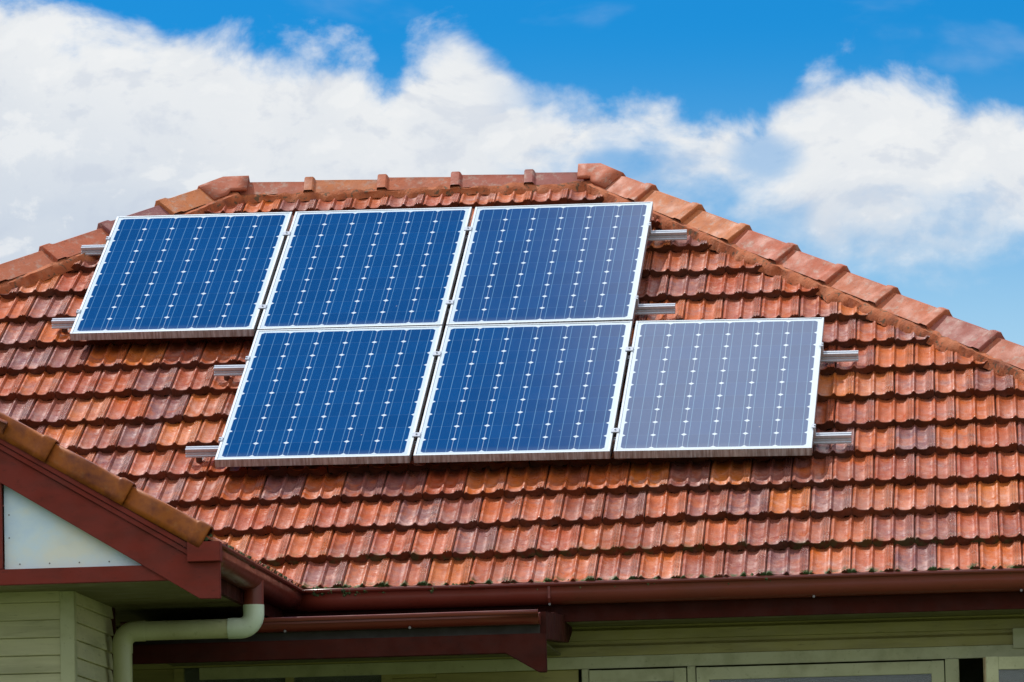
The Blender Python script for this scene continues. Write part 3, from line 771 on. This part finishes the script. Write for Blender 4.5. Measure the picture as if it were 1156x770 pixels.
def clips(par, pts):
    for p in pts:
        c = MB(); c.sweep([Vector(p) + Vector((0, -.001, 0)), Vector(p) + Vector((0, -.010, 0))], .0065, 8); o = c.build('clip', M_STEEL); o.parent = par
        s = MB(); s.box(p[0] - .004, p[0] + .004, p[1] - .002, p[1] + .004, p[2], p[2] + .06)
def px(xx): return xx
clips(gm, [(1.76, FY - .07, GL - .097), (3.03, FY - .07, GL - .097), (4.02, FY - .07, GL - .097)])
for x_ in (1.76, 4.9):
    jn = MB(); jn.prism([Vector((0, -a, b)) for a, b in [(.1 * .9 + .0, -.09), (.101, -.07), (.101, -.012), (.098, -.012), (.098, -.07)]], (x_ - .006, FY, GL), (x_ + .006, FY, GL))
    o = jn.build('gutter_joint', M_REDD); o.parent = gm
mb = MB(); mb.box(.44, 6.05, FY + .001, FY + .024, -.934, -.762); hp(mb, 'fascia', M_BROWN, bevel=.002)
mb = MB(); mb.box(.46, 5.9, FY + .026, MY - .001, -.930, -.915); hp(mb, 'soffit', M_SOFFIT)
# wing gutter with its boxed stop end at the gable
gw = MB()
WGX = .462
g2 = gutter((WGX, GY - .012, GL), (WGX, FY - .115, GL), (1, 0, 0), w=.115, h=.090, stop=(False, False))
mb = MB(); mb.box(.441, .584, GY - .058, GY - .024, -.832, -.747); mb.box(.441, .584, GY - .024, GY + .02, -.8335, -.7475); se = mb.build('stop_end', M_RED, None, bevel=.002); se.parent = g2
mb = MB(); mb.box(WGX - .024, WGX - .001, GY + .032, FY - .001, -.905, -.760); hp(mb, 'fascia', M_BROWN)
# left side of the wing and house, back: plain gutters
gutter((2 * WRX - WGX, -.2, GL), (2 * WRX - WGX, GY, GL), (-1, 0, 0), stop=(True, True))
gutter((6.05, -.97, GL), (6.05, 7.6, GL), (1, 0, 0))
mb = MB(); mb.box(6.02, 6.045, -.95, 7.6, -.934, -.762); hp(mb, 'fascia', M_BROWN); mb = MB(); mb.box(2 * WRX - WGX + .001, 2 * WRX - WGX + .024, GY + .03, -.2, -.905, -.762); hp(mb, 'fascia', M_BROWN)
mb = MB(); mb.box(5.76, 6.02, -.9, 7.6, -.925, -.912); hp(mb, 'soffit', M_SOFFIT)

# ------------------------------------------------------------------ lean-to awning over the porch
AY, AZ, AXR = -2.20, -.963, 1.797
ga = gutter((WWX + .03, AY + .085, AZ), (AXR, AY + .085, AZ + .002), (0, -1, 0), w=.088, h=.058, stop=(False, True), sag=.002)
clips(ga, [(.62, AY + .03, AZ - .056), (1.20, AY + .03, AZ - .056)])
mb = MB(); mb.prism([Vector((WWX + .02, 0, 0)), Vector((AXR, 0, 0)), Vector((AXR, 0, .012)), Vector((WWX + .02, 0, .012))], (0, AY + .03, AZ - .02), (0, FY - .03, -.90)); hp(mb, 'awning_sheet', M_BROWN)
mb = MB(); mb.box(WWX + .02, AXR - .001, AY + .087, AY + .11, -1.06, -.970); hp(mb, 'awning_fascia', M_DARK)
mb = MB(); mb.prism([Vector((-.125, 0, -1.062)), Vector((-.125, 0, -1.150)), Vector((1.640, 0, -1.150)), Vector((1.792, 0, -1.241)), Vector((1.828, 0, -1.241)), Vector((1.828, 0, -1.062))], (0, AY + .02, 0), (0, AY + .08, 0))
bm_ = hp(mb, 'awning_beam', M_BROWN, bevel=.003)
# side barge of the awning running back to the wall
mb = MB(); mb.prism([Vector((0, AY + .10, -.958)), Vector((0, AY + .10, -1.085)), Vector((0, -.75, -1.02)), Vector((0, MY - .025, -.96)), Vector((0, MY - .025, -.90)), Vector((0, FY, -.90))], (AXR - .02, 0, 0), (AXR + .028, 0, 0)); hp(mb, 'awning_side_board', M_BROWN, bevel=.002)
mb = MB(); mb.box(WWX + .03, AXR - .03, AY + .12, MY - .03, -1.068, -1.058); hp(mb, 'awning_ceiling', M_SOFFIT)

# ------------------------------------------------------------------ downpipe
PY = -2.49; PX = .497
dp = MB(); dp.sweep([(PX + .02, PY, -.80), (PX + .02, PY, -.915)], .047, 20)
dpo = hp(dp, 'dropper', M_REDD, smooth=50)
dp = MB(); pts = [(PX + .02, PY, -.915), (PX + .02, PY, -.940)]
def arc(c, a0, a1, r, n=8, flip=1): return [(c[0] + r * math.cos(R(a0 + (a1 - a0) * i / n)), PY, c[2] + r * math.sin(R(a0 + (a1 - a0) * i / n))) for i in range(n + 1)]
pz = -1.020; rx = .062
pts = [(PX + .02, PY, -.915), (PX + .02, PY, -.940)] + arc((PX + .02 - rx, 0, pz + rx), 0, -90, rx) + [(.400, PY, pz)]
dp.sweep(pts, .0485, 20); el_ = dp.build('elbow', M_PIPE2, None, smooth=50)
dp = MB(); dp.sweep([(.401, PY, pz), (.014, PY, pz)], .0445, 20)
main_pipe = hp(dp, 'downpipe', M_PIPE, smooth=50)
el_.parent = main_pipe; el_.matrix_parent_inverse = Matrix.Identity(4)
main_pipe.matrix_parent_inverse = Matrix.Translation((0, 0, -GZ))
dp = MB(); xl_ = -.091
pts = [(.016, PY, pz)] + [(xl_ + rx - rx * math.sin(R(90 * i / 8)), PY, pz - rx + rx * math.cos(R(90 * i / 8))) for i in range(9)] + [(xl_, PY, pz - .10)]
dp.sweep(pts, .0475, 20); e2 = dp.build('elbow', M_PIPE, None, smooth=50); e2.parent = main_pipe
dp = MB(); dp.sweep([(xl_, PY, pz - .10), (xl_, PY, GZ)], .0445, 20); e3 = dp.build('downpipe', M_PIPE, None, smooth=50); child(e3, house)
for z_ in (-1.6, -3.2):
    mb = MB(); mb.box(WWX + .001, xl_ + .05, PY - .012, PY + .012, z_ - .02, z_ + .02); b_ = mb.build('pipe_strap', M_PIPE, None); b_.parent = e3

# ------------------------------------------------------------------ solar array
TH = -.024
ARR = MAIN.mat() @ Matrix.Rotation(TH, 4, 'Z')
GAP = .020
def frame_mesh():
    mb = MB(); T_ = .042; lip = .012
    mb.box(0, lip, 0, PH, -T_, 0); mb.box(PW - lip, PW, 0, PH, -T_, 0)
    mb.box(lip, PW - lip, 0, lip, -T_, -.0002); mb.box(lip, PW - lip, PH - lip, PH, -T_, -.0002)
    return mb
PANELS = [('deep blue solar panel at the upper left end, nearest the left hip', (-1, 1), 0, 0),
          ('deep blue solar panel in the middle of the upper row', (0, 1), 0, 0),
          ('grey blue solar panel with faint sky glare at the upper right, beside the bare tiles', (1, 1), 1, -.25),
          ('deep blue solar panel at the lower left, bottom row start', (0, 0), 0, 0),
          ('deep blue solar panel in the middle of the lower row', (1, 0), 0, 0),
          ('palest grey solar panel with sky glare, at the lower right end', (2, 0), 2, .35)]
proto = None
for lab, (i, j), hz, tilt in PANELS:
    M = ARR @ Matrix.Translation((i * (PW + GAP), j * (PH + .010), 0)) @ Matrix.Rotation(R(tilt), 4, 'Y') @ Matrix.Rotation(R(random.uniform(-.06, .06)), 4, 'X') @ Matrix.Rotation(R(random.uniform(-.05, .05)), 4, 'Y')
    root = empty('solar_panel', lab, 'solar panel', M, 'solar panels on the tiled roof')
    if proto is None:
        fr = frame_mesh().build('frame', M_FRAME, root, bevel=.0008)
        gb = MB(); gb.box(.0122, PW - .0122, .0122, PH - .0122, -.010, -.0028); gl_ = gb.build('cell_sheet', M_CELL, root)
        bb = MB(); bb.box(.44, .55, 1.38, 1.50, -.034, -.0102); jb = bb.build('junction_box', M_DARK, root)
        proto = (fr, gl_, jb)
    else:
        for src in proto:
            c = src.copy(); c.parent = root; C.objects.link(c)
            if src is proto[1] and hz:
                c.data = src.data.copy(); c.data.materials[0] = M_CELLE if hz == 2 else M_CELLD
# rails with clamps and roof hooks
def rail(u0, u1, v, label):
    root = empty('mounting_rail', label, 'rail', ARR @ Matrix.Translation((u0, v, -.0425)), 'aluminium rails under the solar panels')
    L = u1 - u0; sec = [(-.019, -.0005), (-.019, -.014), (-.012, -.016), (-.012, -.022), (-.019, -.024), (-.019, -.034), (-.026, -.036), (-.026, -.044), (.019, -.044), (.019, -.0005), (.006, -.0005), (.006, -.008), (-.006, -.008), (-.006, -.0005)]
    mb = MB(); mb.prism([Vector((0, a, b)) for a, b in sec], (0, 0, 0), (L, 0, 0)); mb.build('rail_bar', M_RAIL, root)
    return root, L
def clamp(root, x, end=0):
    mb = MB()
    if end == 0: mb.box(x - .020, x + .020, -.024, .024, .0430, .0480); mb.sweep([(x, 0, .030), (x, 0, .055)], .006, 6)
    else:
        mb.box(min(x, x + end * .010), max(x, x + end * .010), -.022, .022, -.002, .0465); mb.box(min(x - end * .010, x + end * .010), max(x - end * .010, x + end * .010), -.022, .022, .043, .0475); mb.sweep([(x + end * .005, 0, .04), (x + end * .005, 0, .053)], .006, 6)
    mb.build('clamp', M_RAIL, root, bevel=.001)
def hook(root, x):
    mb = MB(); mb.box(x - .016, x + .016, .018, .024, -.10, -.010); mb.box(x - .016, x + .016, .024, .16, -.094, -.088); mb.build('roof_hook', M_STEEL, root)
P1 = PW + GAP
specs = [(-1.165, 2.205, 2.985, 'topmost aluminium mounting rail under the upper row of panels', -1),
         (-1.160, 2.205, 1.955, 'second mounting rail from the top, under the upper panel row', -1),
         (-.182, 3.200, 1.270, 'third mounting rail from the top, under the lower panel row', 0),
         (-.186, 3.198, .245, 'lowest aluminium mounting rail, nearest the gutter', 0)]
for u0, u1, v, lab, i0 in specs:
    root, L = rail(u0, u1, v, lab)
    ex = i0 * P1
    clamp(root, ex - u0 - .0005, -1); clamp(root, ex + 3 * PW + 2 * GAP - u0 + .0005, 1)
    for k in (1, 2): clamp(root, ex + k * P1 - GAP / 2 - u0)
    for k in range(5): hook(root, .06 + k * (L - .35) / 4)

# ------------------------------------------------------------------ moss and leaf litter along the gutter edge
rr = random.Random(9); mm = MB()
for k in range(900):
    u = .62 + (rr.random() ** 1.5) * 3.4; dens = max(.15, 1 - (u - .6) / 1.7)
    if rr.random() > dens: continue
    if noise.noise(Vector((u * 4.2, 0, 0))) < -.05 and u > .9: continue
    q = MAIN(u, -1.300 + rr.uniform(-.014, .020), W0 + rr.uniform(.0, .034)); rad = rr.uniform(.004, .013)
    b = mm.add([q + Vector(p) * rad * rr.uniform(.7, 1.4) for p in ((1, 0, 0), (-1, 0, 0), (0, 1, 0), (0, -1, 0), (0, 0, 1), (0, 0, -1))])
    for f_ in ((0, 2, 4), (2, 1, 4), (1, 3, 4), (3, 0, 4), (2, 0, 5), (1, 2, 5), (3, 1, 5), (0, 3, 5)): mm.f.append(tuple(b + i for i in f_))
ms = mm.build('moss', M_MOSS); ms['kind'] = 'stuff'; ms['label'] = 'dark green moss clumps along the lowest tile edge above the gutter'; ms['category'] = 'moss'
